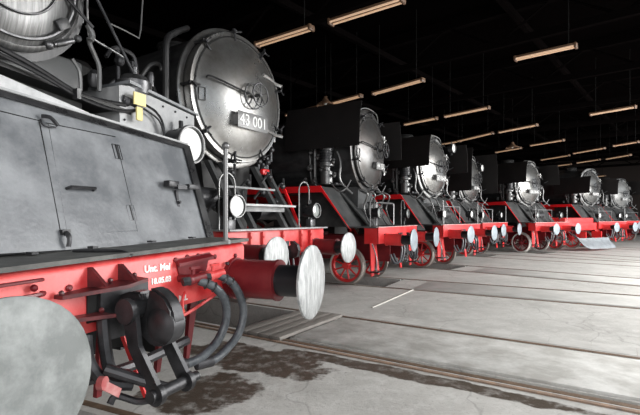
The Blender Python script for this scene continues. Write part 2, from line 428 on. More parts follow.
def add_wheel(root, x, y, d, mat_='red', tyre='tyre', spokes=10, nm='driving_wheel'):
    r = d/2; s = -1 if y < 0 else 1
    w = MB()
    w.lathe([(-.03, r*.72), (-.03, r*.88), (.03, r*.88), (.03, r*.74), (-.03, r*.72)], (0, 0, 0), (0, s, 0), 40, False)
    w.lathe([(-.07, 0), (-.07, r*.2), (.08, r*.17), (.08, 0)], (0, 0, 0), (0, s, 0), 20, False)
    for k in range(spokes):
        a = 2*math.pi*k/spokes
        p = Vector((math.cos(a), 0, math.sin(a)))
        w.cyl(p*r*.13, p*r*.76, r*.055, r*.04, 6)
    o = obj(nm, w, M[mat_], root, (x, y, r), key=('wheel', d, s, spokes, mat_))
    t = MB(); t.lathe([(-.06, r*.87), (-.075, r+.02), (-.055, r+.028), (-.04, r), (.06, r-.006), (.065, r*.94), (.045, r*.87), (-.06, r*.87)], (0, 0, 0), (0, s, 0), 48, False)
    obj('tyre', t, M[tyre], o, key=('tyre', d, s))
    return o
def add_hose(root, y, x=.08, z=1.0, drop=.42, side=1):
    h = obj('brake_hose', MB().tube([(x, y, z), (x+.09, y, z-.03), (x+.15, y+.02*side, z-.16), (x+.12, y+.08*side, z-drop), (x+.03, y+.16*side, z-drop-.03), (x-.05, y+.18*side, z-drop+.14)], .026, 8), M['rubber'], root)
    obj('cock', MB().cyl((0, y, z), (x+.02, y, z), .03, n=10).box((x, y, z+.05), (.02, .03, .08)), M['red'], h)
    return h
def add_coupling(root, z=1.05):
    hk = []
    import math as m_
    pts = [(0, .045), (.12, .05), (.17, .07), (.16, .13), (.20, .13), (.28, .08), (.31, 0), (.28, -.09), (.19, -.12), (.09, -.09), (.0, -.05)]
    h = obj('coupling_hook', MB().prism([(a, -.03, b) for a, b in pts], (0, .06, 0)).box((.015, 0, 0), (.03, .26, .24), bev=.005), M['iron'], root, (0, 0, z))
    obj('screw_link', MB().tube([(.13, -.06, -.02), (.16, -.055, -.2), (.17, -.045, -.36)], .014, 6).tube([(.13, .06, -.02), (.16, .055, -.2), (.17, .045, -.36)], .014, 6)
        .cyl((.17, -.09, -.36), (.17, .09, -.36), .03, n=10).ring((.15, 0, -.48), (1, 0, 0), .07, .016, 20, 6).cyl((.13, -.08, -.02), (.13, .08, -.02), .028, n=10), M['worn_iron'], h)
    return h
def hoop(root, x, y, z0, h, w, r=.011, name='grab_hoop', m='pipe', n=8):
    pts = [(x, y-w/2, z0), (x, y-w/2, z0+h-w/2)]
    pts += [(x, y+w/2*math.cos(math.pi-a*math.pi/8), z0+h-w/2+w/2*math.sin(a*math.pi/8)) for a in range(1, 8)]
    pts += [(x, y+w/2, z0+h-w/2), (x, y+w/2, z0)]
    return obj(name, MB().tube(pts, r, 6, smooth=False), M[m], root)

def smokebox(root, x, z, r, door='graphite', off=.07, dk=1.0, ring='graphite_ring', body='smoke_dark', L=2.2, dome=.27, wheel=True, dogs=8, plate=None, psize=(.62, .17), detail=True, toplamp=False, py=0):
    sb = obj('smokebox', MB().lathe([(-L, r*.97), (-.05, r*.97), (-.04, r*1.0), (-.0, r*1.0), (0, r*.9)], (0, 0, 0), (1, 0, 0), 56), M[body], root, (x, 0, z))
    rg = MB().lathe([(-.02, r*1.0), (-.02, r*1.035), (.012, r*1.035), (.02, r*1.02), (.02, r*.955), (0, r*.95)], (0, 0, 0), (1, 0, 0), 64, False)
    obj('front_ring', rg, M[ring], sb)
    obj('ring_gap', MB().lathe([(0, r*.96), (.004, r*.96), (.004, r*.8)], (0, 0, 0), (1, 0, 0), 64, False), M['gap'], sb)
    d = MB(); f0 = off
    rc = r*.84*dk
    prof = [(.0, r*.885*dk), (f0-.02, r*.905*dk), (f0, r*.895*dk), (f0+.005, rc)]
    for i in range(1, 9):
        rho = 1-i/8; prof.append((f0+.005+dome*(1-rho**2.2), rc*rho))
    d.lathe(prof, (0, 0, 0), (1, 0, 0), 64, False)
    dr = obj('smokebox_door', d, M[door], root, (x, 0, z))
    obj('door_seam', MB().ring((f0+.008, 0, 0), (1, 0, 0), rc*.985, r*.016, 56, 5), M['gap'], dr)
    def surf(rho):   # x of the dome at radius rho
        for (t0, r0), (t1, r1) in zip(prof[2:], prof[3:]):
            if r1 <= rho <= r0: return t0+(t1-t0)*(r0-rho)/(r0-r1+1e-9)
        return prof[-1][0]
    if detail:
        for k in range(dogs):     # door clamps round the rim
            a = 2*math.pi*(k+.5)/dogs
            ca, sa = math.cos(a), math.sin(a)
            q = off+.035
            g = MB().cyl((.0, ca*r*.98, sa*r*.98), (q+.05, ca*r*.95, sa*r*.95), r*.022, n=8)
            g.cyl((q, ca*r*1.0, sa*r*1.0), (q+.01, ca*r*.82, sa*r*.82), r*.022, r*.014, 8)
            g.tube([(q+.09, ca*r*.95-sa*r*.07, sa*r*.95+ca*r*.07), (q+.045, ca*r*.95, sa*r*.95), (q+.08, ca*r*.95+sa*r*.08, sa*r*.95-ca*r*.08)], r*.013, 6)
            obj('door_clamp', g, M['iron'], dr)
        # two hinge straps on the far side
        for sz in (-.42, .42):
            hs = MB()
            pts = []
            for i in range(5):
                yy = r*(.97-.16*i); rho = math.hypot(yy, sz*r)
                pts.append((surf(min(rho, r*.89))+.025, yy, sz*r))
            hs.tube(pts, r*.028, 6)
            hs.cyl((.06, r*.93, sz*r-.09), (.06, r*.93, sz*r+.09), .028, n=8)
            obj('hinge', hs, M['graphite_ring'], dr)
        # grab rail across the door
        yy = -.62*r
        obj('door_handle', MB().tube([(surf(.75*r)+.01, -.74*r, .12*r), (surf(.7*r)+.07, -.70*r, .12*r), (surf(.3*r)+.07, -.16*r, .02*r), (surf(.2*r)+.02, -.12*r, .02*r)], .014, 6), M['iron'], dr)
        obj('inspection_flap', MB().ring((surf(.8*r)+.008, -.8*r, -.12*r), (1, -.5, 0), .001, .001, 4, 3).tube([(surf(.84*r)+.01, -.84*r, -.20*r), (surf(.84*r)+.01, -.84*r, -.03*r), (surf(.76*r)+.01, -.76*r, -.03*r), (surf(.76*r)+.01, -.76*r, -.20*r)], .008, 5, smooth=False, closed=True), M['iron'], dr)
    if wheel:
        ax = prof[-1][0]
        w = MB()
        for wo, R0 in ((.05, .19), (.19, .17)):
            w.ring((ax+wo, 0, 0), (1, 0, 0), R0, .013, 28, 6)
            for k in range(5 if wo > .1 else 4):
                a = 2*math.pi*k/5+.3
                w.cyl((ax+wo, 0, 0), (ax+wo, math.cos(a)*R0, math.sin(a)*R0), .010, n=6)
        w.cyl((ax-.02, 0, 0), (ax+.2, 0, 0), .022, n=10)
        obj('hand_wheel', w, M['worn_iron'], dr)
    if plate:
        pz = -.38*r; px = surf(.38*r)+.075
        p = obj('number_plate', MB().box((0, py, 0), (.02, *psize), bev=.006).box((-.05, py-psize[0]/2+.03, 0), (.1, .02, psize[1]*.6)).box((-.05, py+psize[0]/2-.03, 0), (.1, .02, psize[1]*.6)),
                M['plate_grey'], dr, (px, 0, pz))
        text('number', plate, psize[1]*.95, M['letter'], p, (.0115, py, -.002), .004, sx=.92)
    return sb, dr, prof[-1][0]

def chassis(root, hw=1.4, beam_h=.34, beam_top=1.31, beam_x=.03, lead=(-1.0, .85), drivers=4, dd=1.4, cyl_x=(-1.9, -2.9), wheel_mat='red', tyre='tyre', beam_mat='red', cab=True, boiler=.92, bz=3.05, bx=-2.8, bl=6.2, bthick=None):
    bb = obj('buffer_beam', MB().box((-.02, 0, beam_top-beam_h/2), (.04, hw*2, beam_h), bev=.01).box((-.17, -hw+.01, beam_top-beam_h/2), (.3, .02, beam_h)).box((-.17, hw-.01, beam_top-beam_h/2), (.3, .02, beam_h))
             .box((-.17, 0, beam_top-.01), (.32, hw*2, .02)), M[beam_mat], root)
    obj('beam_lip', MB().box((-.02, 0, beam_top+.006), (.07, hw*2+.02, .014), bev=.003), M['lip'], root, label='dusty top edge with painted pale highlight')
    fr = MB()
    for s in (-1, 1): fr.box((-4.8, s*.5, .82), (9.5, .03, .55))
    fr.box((-.6, 0, 1.0), (.03, 1.0, .4)).box((-2.4, 0, .9), (.5, 1.0, .5))
    obj('main_frame', fr, M['red_dark'], root)
    add_wheel(root, lead[0], -.75, lead[1], wheel_mat, tyre, 9, 'leading_wheel'); add_wheel(root, lead[0], .75, lead[1], wheel_mat, tyre, 9, 'leading_wheel')
    for i in range(drivers):
        for s in (-1, 1): add_wheel(root, -3.9-i*(dd+.12), s*.75, dd, wheel_mat, 'tyre', 12)
    for s in (-1, 1):
        obj('cylinder_block', MB().lathe([(0, .0), (0, .22), (.03, .36), (.9, .36), (.93, .22), (.93, 0)], (cyl_x[1], s*1.05, .95), (1, 0, 0), 24, False).box(((cyl_x[0]+cyl_x[1])/2, s*.85, 1.25), (.8, .5, .6), bev=.05), M['black_dull'], root)
    ph = MB().lathe([(0, boiler), (bl, boiler)], (bx-bl, 0, bz), (1, 0, 0), 40)
    obj('boiler', ph, M['black_dull'], root)
    obj('steam_dome', MB().lathe([(0, .42), (.45, .40), (.6, .28), (.66, 0)], (bx-2.4, 0, bz+boiler-.1), (0, 0, 1), 24, False), M['black_dull'], root)
    if cab:
        c = MB()
        x = bx-bl-1.2
        for s in (-1, 1):
            c.box((x, s*1.4, 2.0), (2.2, .03, 1.2)); c.box((x, s*1.4, 3.7), (2.2, .03, .3)); c.box((x+.95, s*1.4, 3.0), (.3, .03, 1.3)); c.box((x-.9, s*1.4, 3.0), (.4, .03, 1.3))
        c.box((x+1.08, 0, 2.6), (.03, 2.8, 2.4))
        obj('cab', c, M['black_dull'], root)
        obj('cab_roof', MB().prism([(x-1.2, yy, 3.85+.35*(1-(yy/1.5)**2)) for yy in [-1.5+.3*i for i in range(11)]]+[(x-1.2, 1.5, 3.8), (x-1.2, -1.5, 3.8)], (2.5, 0, 0)), M['soot'], root)
    return bb
def running_boards(root, hw=1.4, top=2.2, x_top=-1.32, x_bot=-.68, z_bot=1.33, back=-9.0, edge='edge_red', plate='slope', inner=.45, apron=True):
    for s in (-1, 1):
        y0, y1 = (s*hw, s*inner) if inner else (s*hw, 0)
        b = MB(); T = .03
        outline = [(-.03, z_bot), (x_bot, z_bot), (x_top, top), (back, top), (back, top-T), (x_top+.01, top-T), (x_bot-.01, z_bot-T), (-.03, z_bot-T)]
        b.prism([(x, y0, z) for x, z in outline], (0, y1-y0, 0))
        rb = obj('running_board', b, M[plate], root)
        e = MB(); H = .13
        o2 = [(x_bot+.02, z_bot+.012), (x_top, top+.012), (back, top+.012), (back, top-H), (x_top+.04, top-H), (x_bot+.12, z_bot-H+.02)]
        e.prism([(x, y0+s*.002, z) for x, z in o2], (0, s*.025, 0))
        obj('board_edge', e, M[edge], rb, label='bright red edge strip')
def deflector(root, y, x0=-2.3, x1=-.42, z0=3.05, z1=3.93):
    s = -1 if y < 0 else 1
    pr = [(0, z0), (.02*-s, z0+(z1-z0)*.35), (-.05*s, z0+(z1-z0)*.7), (-.14*s, z1)]
    b = MB()
    poly = [(x0, y+a, z) for a, z in pr]+[(x0, y+a+.012*s, z) for a, z in pr[::-1]]
    b.prism(poly, (x1-x0, 0, 0))
    d = obj('smoke_deflector', b, M['deflector'], root)
    obj('bracket', MB().tube([(x0+.4, y, z0+.2), (x0+.4, y-s*.35, z0+.1)], .015, 6).tube([(x1-.5, y, z0+.2), (x1-.5, y-s*.35, z0+.1)], .015, 6), M['iron'], d)
def front_details(root, hw=1.3, step_y=(-1.25, 1.25), red='red', n_hose=2, lamp_y=.95, lamp_x=-.12, lamp_z=1.62, lens='glass', hoops=True, rods=True):
    # footstep hangers and rail guards below the beam
    for y in step_y:
        st = obj('front_step', MB().prism([(-.15, y-.13, .99), (-.15, y+.13, .99), (-.15, y+.07, .30), (-.15, y-.07, .30)], (-.02, 0, 0)), M[red], root)
        obj('tread', MB().box((-.06, y, .40), (.2, .28, .025)), M['iron'], st)
        obj('step_brace', MB().tube([(-.12, y-.12, .98), (-.02, y-.13, .7), (-.02, y-.12, .42)], .012, 5), M['pipe'], st)
    for y in (-.74, .74):
        obj('rail_guard', MB().prism([(-.32, y-.08, .99), (-.32, y+.08, .99), (-.22, y+.05, .28), (-.22, y-.05, .28)], (-.03, 0, 0)), M[red], root)
    for y, sd in ((-.35, -1), (-.52, -1), (.35, 1), (.52, 1))[:n_hose*2]: add_hose(root, y, side=sd, z=.98, drop=.38+.05*abs(y))
    add_coupling(root)
    for s in (-1, 1):
        add_lamp(root, lamp_x, s*lamp_y, lamp_z, .12, lens)
        if hoops: hoop(root, lamp_x-.1, s*(lamp_y+.02)-.13, 1.33, .62, .24, name='grab_hoop')
    if rods:
        for s in (-1, 1): obj('marker_rod', MB().cyl((-.05, s*(hw-.08), 1.3), (-.05, s*(hw-.08), 2.0), .014, n=8), M['pipe'], root)
def saddle(root, smx, smz, smr, m='slope', top=2.2, xs=-1.45):
    # sloping apron and saddle under the smokebox, with the step in front
    a = MB()
    a.prism([(-.5, -.62, 1.34), (xs+.25, -.62, top-.1), (xs+.25, .62, top-.1), (-.5, .62, 1.34)], (-.03, 0, -.02))
    obj('front_apron', a, M[m], root)
    zz = smz-smr*.93
    obj('smokebox_saddle', MB().prism([(smx-.06, -.45, zz-.55), (smx-.06, -.42, zz+.04), (smx-.06, .42, zz+.04), (smx-.06, .45, zz-.55), (smx+.0, .6, 1.3), (smx, -.6, 1.3)], (-1.6, 0, 0)), M['slope'], root)
    obj('front_step_plate', MB().box((smx+.32, 0, top-.34), (.3, .9, .03)).box((smx+.2, -.4, top-.48), (.03, .04, .28)).box((smx+.2, .4, top-.48), (.03, .04, .28)), M['slope'], root)
def side_gear(root, y=-1.05, x=-1.35, z=2.25, s=1.0, m='worn_iron'):
    # air pump with its pipes beside the smokebox
    p = obj('air_pump', MB().lathe([(0, .10), (.02, .14), (.3, .14), (.32, .09), (.40, .09), (.42, .17), (.46, .17), (.47, .15), (.80, .15), (.82, .17), (.86, .17), (.88, .08), (.93, .07)], (x, y, z), (0, 0, 1), 20), M[m], root)
    obj('cooling_ribs', MB().lathe([(.50+.03*(i//2), .165 if i % 4 in (1, 2) else .15) for i in range(20)], (x, y, z), (0, 0, 1), 20, False), M['iron'], p)
    g = MB()
    g.tube([(x+.05, y+.02, z+.93), (x+.12, y+.12, z+1.1), (x+.1, y+.3, z+1.1), (x+.05, y+.35, z+.6)], .03, 8)
    g.tube([(x+.22, y+.08, z+.75), (x+.30, y+.1, z+.5), (x+.28, y+.12, z+.1), (x+.5, y+.3, z-.2)], .025, 8)
    g.tube([(x-.3, y, z+.9), (x-.3, y, z+.2), (x-.25, y, z-.05)], .035, 8)
    g.tube([(x-.5, y+.1, z+1.0), (x-.48, y+.1, z+.3), (x-.4, y+.05, z)], .025, 8)
    g.tube([(x+.15, y-.1, z+.05), (x+.35, y-.12, z-.15), (x+.5, y-.05, z-.1), (x+.55, y+.1, z+.1)], .018, 7)
    obj('steam_pipe', g, M['pipe'], root)
    for i, (dx, dz, rr) in enumerate([(-.3, .1, .06), (-.12, .35, .05), (-.42, .4, .07), (.2, .2, .05), (-.22, .62, .05), (-.55, .1, .06), (.18, .5, .045), (-.4, .75, .05)]):
        obj('valve', MB().ball((x+dx, y-.04, z+dz), rr, 10).cyl((x+dx, y-.04, z+dz), (x+dx+.06, y-.1, z+dz+.05), rr*.6, n=8), M[m], root)
    obj('pump_bracket', MB().box((x-.1, y+.12, z+.02), (.7, .3, .04)), M['iron'], root)

# ------------------------------------------------------------ third to last engines
def standard_engine(key, label, P):
    X, Y, th = PO[key]
    root = empty('steam_locomotive', (X, Y, 0), -th)
    tag(root, label, 'steam locomotive', 'steam locomotives in a row')
    hw = P.get('hw', 1.3); smx = P['smx']; smz = P['smz']; smr = P['smr']
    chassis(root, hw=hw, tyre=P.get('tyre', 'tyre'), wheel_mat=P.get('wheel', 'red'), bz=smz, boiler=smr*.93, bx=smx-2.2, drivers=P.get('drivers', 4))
    for s in (-1, 1): add_buffer(root, s*P.get('by', .88), head=P.get('head', 'disc'), hr=P.get('hr', .235))
    running_boards(root, hw=hw+.08, edge=P.get('edge', 'edge_red'), top=P.get('top', 2.2), x_top=P.get('xt', -1.32))
    front_details(root, hw=hw, lens=P.get('lens', 'glass'), n_hose=P.get('hose', 2), hoops=P.get('hoops', True), rods=P.get('rods', False))
    smokebox(root, smx, smz, smr, dome=.2, door=P.get('door', 'graphite'), plate=P.get('plate'), psize=P.get('ps', (.55, .16)), dogs=10, py=P.get('py', 0), ring=P.get('ring', 'graphite_ring'))
    saddle(root, smx, smz, smr)
    side_gear(root, m=P.get('gear', 'pipe')); side_gear(root, y=1.05, m='worn_iron')
    for y in (-.72, -.3, .28, .66):
        obj('pipe_run', MB().tube([(smx+.1, y, 2.15), (smx+.28, y+.05, 2.05), (-.62, y+.08, 1.75), (-.5, y+.02, 1.45), (-.4, y, 1.34)], .02, 7), M['pipe'], root)
    obj('front_rail', MB().tube([(-.35, -.55, 1.34), (-.35, -.55, 1.85), (-.35, .55, 1.85), (-.35, .55, 1.34)], .013, 6, smooth=False), M['steel'], root)
    obj('air_tank', MB().lathe([(0, 0), (0, .10), (.03, .13), (.57, .13), (.6, .10), (.6, 0)], (-.62, -.3, 1.62), (0, 1, 0), 18, False), M['worn_iron'], root)
    if P.get('defl', True):
        a = P.get('dz', (3.0, 3.9)); deflector(root, -1.33, z0=a[0], z1=a[1]); deflector(root, 1.33, z0=a[0], z1=a[1])
    obj('chimney', MB().lathe([(0, .36), (.05, .29), (.16, .27), (.19, .30), (.22, .28)], (smx-1.0, 0, smz+smr-.05), (0, 0, 1), 24), M['soot'], root)
    hr_ = MB().tube([(smx-.05, -smr*.75, smz+smr*.72), (smx+.06, -smr*.4, smz+smr*1.0), (smx+.06, smr*.4, smz+smr*1.0), (smx-.05, smr*.75, smz+smr*.72)], .014, 6)
    obj('handrail', hr_, M['steel'], root)
    if P.get('toplamp'):
        add_lamp(root, smx+.40, P.get('tly', .45), smz+P.get('tlz', .62)*smr, .15, 'white', 'top_lamp', .18)
    return root

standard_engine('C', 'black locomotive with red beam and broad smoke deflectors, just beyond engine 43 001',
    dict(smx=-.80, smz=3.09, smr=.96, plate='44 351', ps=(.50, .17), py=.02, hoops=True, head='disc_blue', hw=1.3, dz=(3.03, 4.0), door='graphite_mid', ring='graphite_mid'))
standard_engine('D', 'fourth locomotive in the row, pale smokebox face and round white lamp at its top right',
    dict(smx=-1.02, smz=3.1, smr=.95, plate='50 3648', ps=(.62, .2), toplamp=True, tly=.72, tlz=.68, head='disc_blue', lens='white', door='graphite', hoops=False, rods=True))
standard_engine('E', 'fifth locomotive in the row, mostly hidden behind tall dark smoke deflector plates',
    dict(smx=-1.1, smz=3.08, smr=.95, dz=(2.55, 4.2), plate='50 1001', toplamp=True, tly=.40, tlz=.50, head='disc_blue', lens='white', hoops=False, rods=True))
standard_engine('F', 'sixth locomotive, shiny domed smokebox door with long white number plate, dark red wheel',
    dict(smx=-1.13, smz=3.03, smr=.98, plate='50 3616', ps=(.8, .2), head='disc_blue', wheel='red_dark', tyre='tyre_white', door='graphite', hw=1.35, hoops=False, rods=True, lens='glass'))
g_root = standard_engine('G', 'seventh locomotive, standing beyond the low red snow plough, with broad dark deflector',
    dict(smx=-1.15, smz=3.1, smr=.95, dz=(2.75, 3.6), plate='52 8183', ps=(.6, .18), head='disc_blue', lens='white', hoops=False, rods=True, ring='graphite_ring'))
standard_engine('H', 'farthest locomotive, pale grey smokebox front at the right edge of the photo',
    dict(smx=-1.1, smz=3.05, smr=.95, plate='86 607', ps=(.6, .2), head='disc_blue', lens='white', door='graphite_ring', hoops=False, rods=True))
# low red snow plough vehicle between the sixth and seventh engines
def plough():
    th = 1.01; root = empty('snow_plough', (12.35, 20.65, 0), -th)
    tag(root, 'low red rail snow plough with curved pale grey blade between two engines', 'snow plough')
    obj('body', MB().box((-2.2, 0, 1.2), (4.2, 2.5, .62), bev=.06), M['red'], root)
    obj('buffer_beam', MB().box((-.05, 0, 1.1), (.12, 2.6, .34), bev=.02), M['red'], root)
    for s in (-1, 1):
        for x in (-.9, -3.3): add_wheel(root, x, s*.75, .95, 'red', 'tyre', 9, 'wheel')
    pb = MB(); rows = []
    for i in range(13):
        t = i/12; y = -1.65+2.9*t; fx = .42+.30*math.sin(t*math.pi*.5)
        bot = .10+.62*(1-min(1, t/.38))**2
        top = .58+.32*(1-min(1, t/.25))**1.3
        rows.append([(fx+.16*math.cos(math.pi*(j/6)), y, bot+(top-bot)*j/6) for j in range(7)])
    vs = [[pb.b.verts.new(Vector(p)) for p in r_] for r_ in rows]
    vb = [[pb.b.verts.new(Vector((p[0]-.04, p[1], p[2]))) for p in r_] for r_ in rows]
    for A_ in (vs, vb):
        for i in range(12):
            for j in range(6): pb.b.faces.new((A_[i][j], A_[i+1][j], A_[i+1][j+1], A_[i][j+1]))
    for i in range(12):
        for j in (0, 6): pb.b.faces.new((vs[i][j], vs[i+1][j], vb[i+1][j], vb[i][j]))
    for j in range(6):
        for i in (0, 12): pb.b.faces.new((vs[i][j], vs[i][j+1], vb[i][j+1], vb[i][j]))
    pl = obj('blade', pb, M['plow'], root)
    for y in (-.5, .9): obj('blade_bracket', MB().box((.2, y, .72), (.45, .05, .3)), M['red'], pl)
plough()

# ------------------------------------------------------------ second engine, 43 001
def engine_b():
    X, Y, th = PO['B']
    root = empty('steam_locomotive', (X, Y, 0), -th)
    tag(root, 'second locomotive, big polished smokebox door with hand wheel and plate 43 001', 'steam locomotive', 'steam locomotives in a row')
    chassis(root, hw=1.12, beam_mat='red_dusty', beam_top=1.34, beam_h=.36, lead=(-1.6, .85), bz=3.35, bx=-3.3, boiler=1.02)
    # riveted pale top strip of the beam
    obj('footplate', MB().box((-.10, 0, 1.352), (.34, 2.28, .022), bev=.004), M['pale_grey'], root)
    add_buffer(root, -.89, house='red_dark', head='disc', hl=.40, plunge=.62, lab='bare scratched steel buffer head')
    add_buffer(root, .89, house='red_dark', head='disc', hl=.40, plunge=.62)
    add_coupling(root)
    for y, sd in ((.35, 1), (.52, 1), (-.35, -1), (-.52, -1)): add_hose(root, y, side=sd, z=.98)
    for y in (-.7, -.45, .45, .7, 0):
        obj('beam_bracket', MB().box((.02, y, 1.17), (.04, .05, .3)).cyl((.0, y, 1.25), (.05, y, 1.25), .02, n=6), M['red_dusty'], root)
    # lamps on the footplate
    l = add_lamp(root, .05, -.98, 1.66, .15, 'white', deep=.30)
    l['label'] = 'round lamp with bright white reflector'
    add_lamp(root, .02, .88, 1.63, .125, 'glass', deep=.26)
    for s, yy in ((-1, -1.0), (1, .72)):
        hoop(root, -.12, yy, 1.35, .74, .28, .012)
    for yy in (-.98, .88): obj('lamp_bracket', MB().box((-.1, yy, 1.42), (.1, .14, .14), bev=.01), M['worn_iron'], root)
    sb, dr, ax = smokebox(root, -1.0, 3.37, 1.04, dome=.22, dk=1.06, ring='graphite', dogs=9, plate='43 001', psize=(.68, .25), py=.0, L=2.6, off=.17)
    obj('lamp_iron', MB().box((-.95+.1, .0, 3.36+.62), (.03, .1, .2)), M['steel'], root)
    obj('running_board', MB().prism([(-1.7, .55, 2.25), (-9, .55, 2.25), (-9, 1.1, 2.25), (-1.7, 1.1, 2.25)], (0, 0, .03)).prism([(-1.15, -.75, 2.25), (-9, -.75, 2.25), (-9, -1.35, 2.25), (-1.15, -1.35, 2.25)], (0, 0, .03)), M['black_dull'], root)
    fs = MB()
    fs.prism([(-.25, .80, 1.36), (-.30, .80, 1.36), (-.62, .80, 2.0), (-.57, .80, 2.0)], (0, .03, 0))
    obj('frame_stay', fs, M['edge_red'], root)
    st = MB()
    for yy in (.35, .62):
        st.prism([(-.2, yy, 1.36), (-.3, yy, 1.36), (-.95, yy, 2.35), (-.85, yy, 2.35)], (0, .07, 0))
    for yy in (-.65, -.38):
        st.prism([(-.2, yy, 1.36), (-.3, yy, 1.36), (-.95, yy, 2.35), (-.85, yy, 2.35)], (0, .07, 0))
    obj('ladder_stay', st, M['slope'], root)
    obj('front_step_plate', MB().box((-.22, -.18, 1.69), (.24, 1.3, .03)).box((-.34, -.18, 1.65), (.03, 1.3, .09)).cyl((-.35, -.75, 1.94), (-.35, .25, 1.94), .016, n=6), M['pale_grey'], root)
    obj('smokebox_saddle', MB().box((-1.9, 0, 1.85), (1.5, 1.0, 1.1)).prism([(-1.12, -.55, 2.45), (-1.12, .55, 2.45), (-1.12, .4, 1.4), (-1.12, -.4, 1.4)], (-1.4, 0, 0)), M['black_dull'], root)
    pn = MB()
    for i in range(10):
        yy = -.85+.17*i; zz = 1.55+.13*(i*7 % 5)
        pn.tube([(-.7, yy, zz), (-.62, yy+.1, zz+.15), (-.68, yy+.22, zz+.05), (-.75, yy+.3, zz+.25)], .022, 6)
        pn.ball((-.6, yy+.1, zz+.1), .045, 8)
    obj('steam_pipe', pn, M['worn_iron'], root)
    obj('air_cylinder', MB().lathe([(0, .0), (0, .15), (.5, .15), (.5, 0)], (-.85, -1.05, 1.8), (0, 1, 0), 20, False), M['iron'], root)
    obj('air_cylinder', MB().lathe([(0, .12), (.5, .12)], (-.6, .1, 1.6), (0, 1, 0), 16), M['iron'], root)
    for (yy, zz, h) in ((.62, 2.30, .28), (.85, 2.36, .2), (.74, 2.25, .2), (.95, 2.5, .35)):
        obj('valve', MB().cyl((-1.0, yy, zz), (-1.0, yy, zz+h), .03, n=8).ball((-.98, yy, zz+h*.6), .05, 8), M['worn_iron'], root)
    obj('red_valve', MB().box((-.85, .62, 2.28), (.08, .2, .1), bev=.02), M['edge_red'], root)
    # light coloured pump and pipes beside the smokebox (near side, seen over the first engine)
    side_gear(root, y=-1.25, x=-1.6, z=2.6, m='iron')
    side_gear(root, y=-1.3, x=-2.4, z=2.5, m='black')
    obj('steam_pipe', MB().tube([(-1.35, -.6, 4.38), (-1.2, -.95, 4.15), (-1.12, -1.15, 3.95), (-1.1, -1.18, 3.5), (-1.1, -1.18, 2.6)], .045, 10), M['smoke_dark'], root)
    obj('chimney', MB().lathe([(0, .36), (.05, .29), (.16, .27), (.19, .30), (.22, .28)], (-2.4, 0, 4.3), (0, 0, 1), 24), M['soot'], root)
    return root
engine_b()

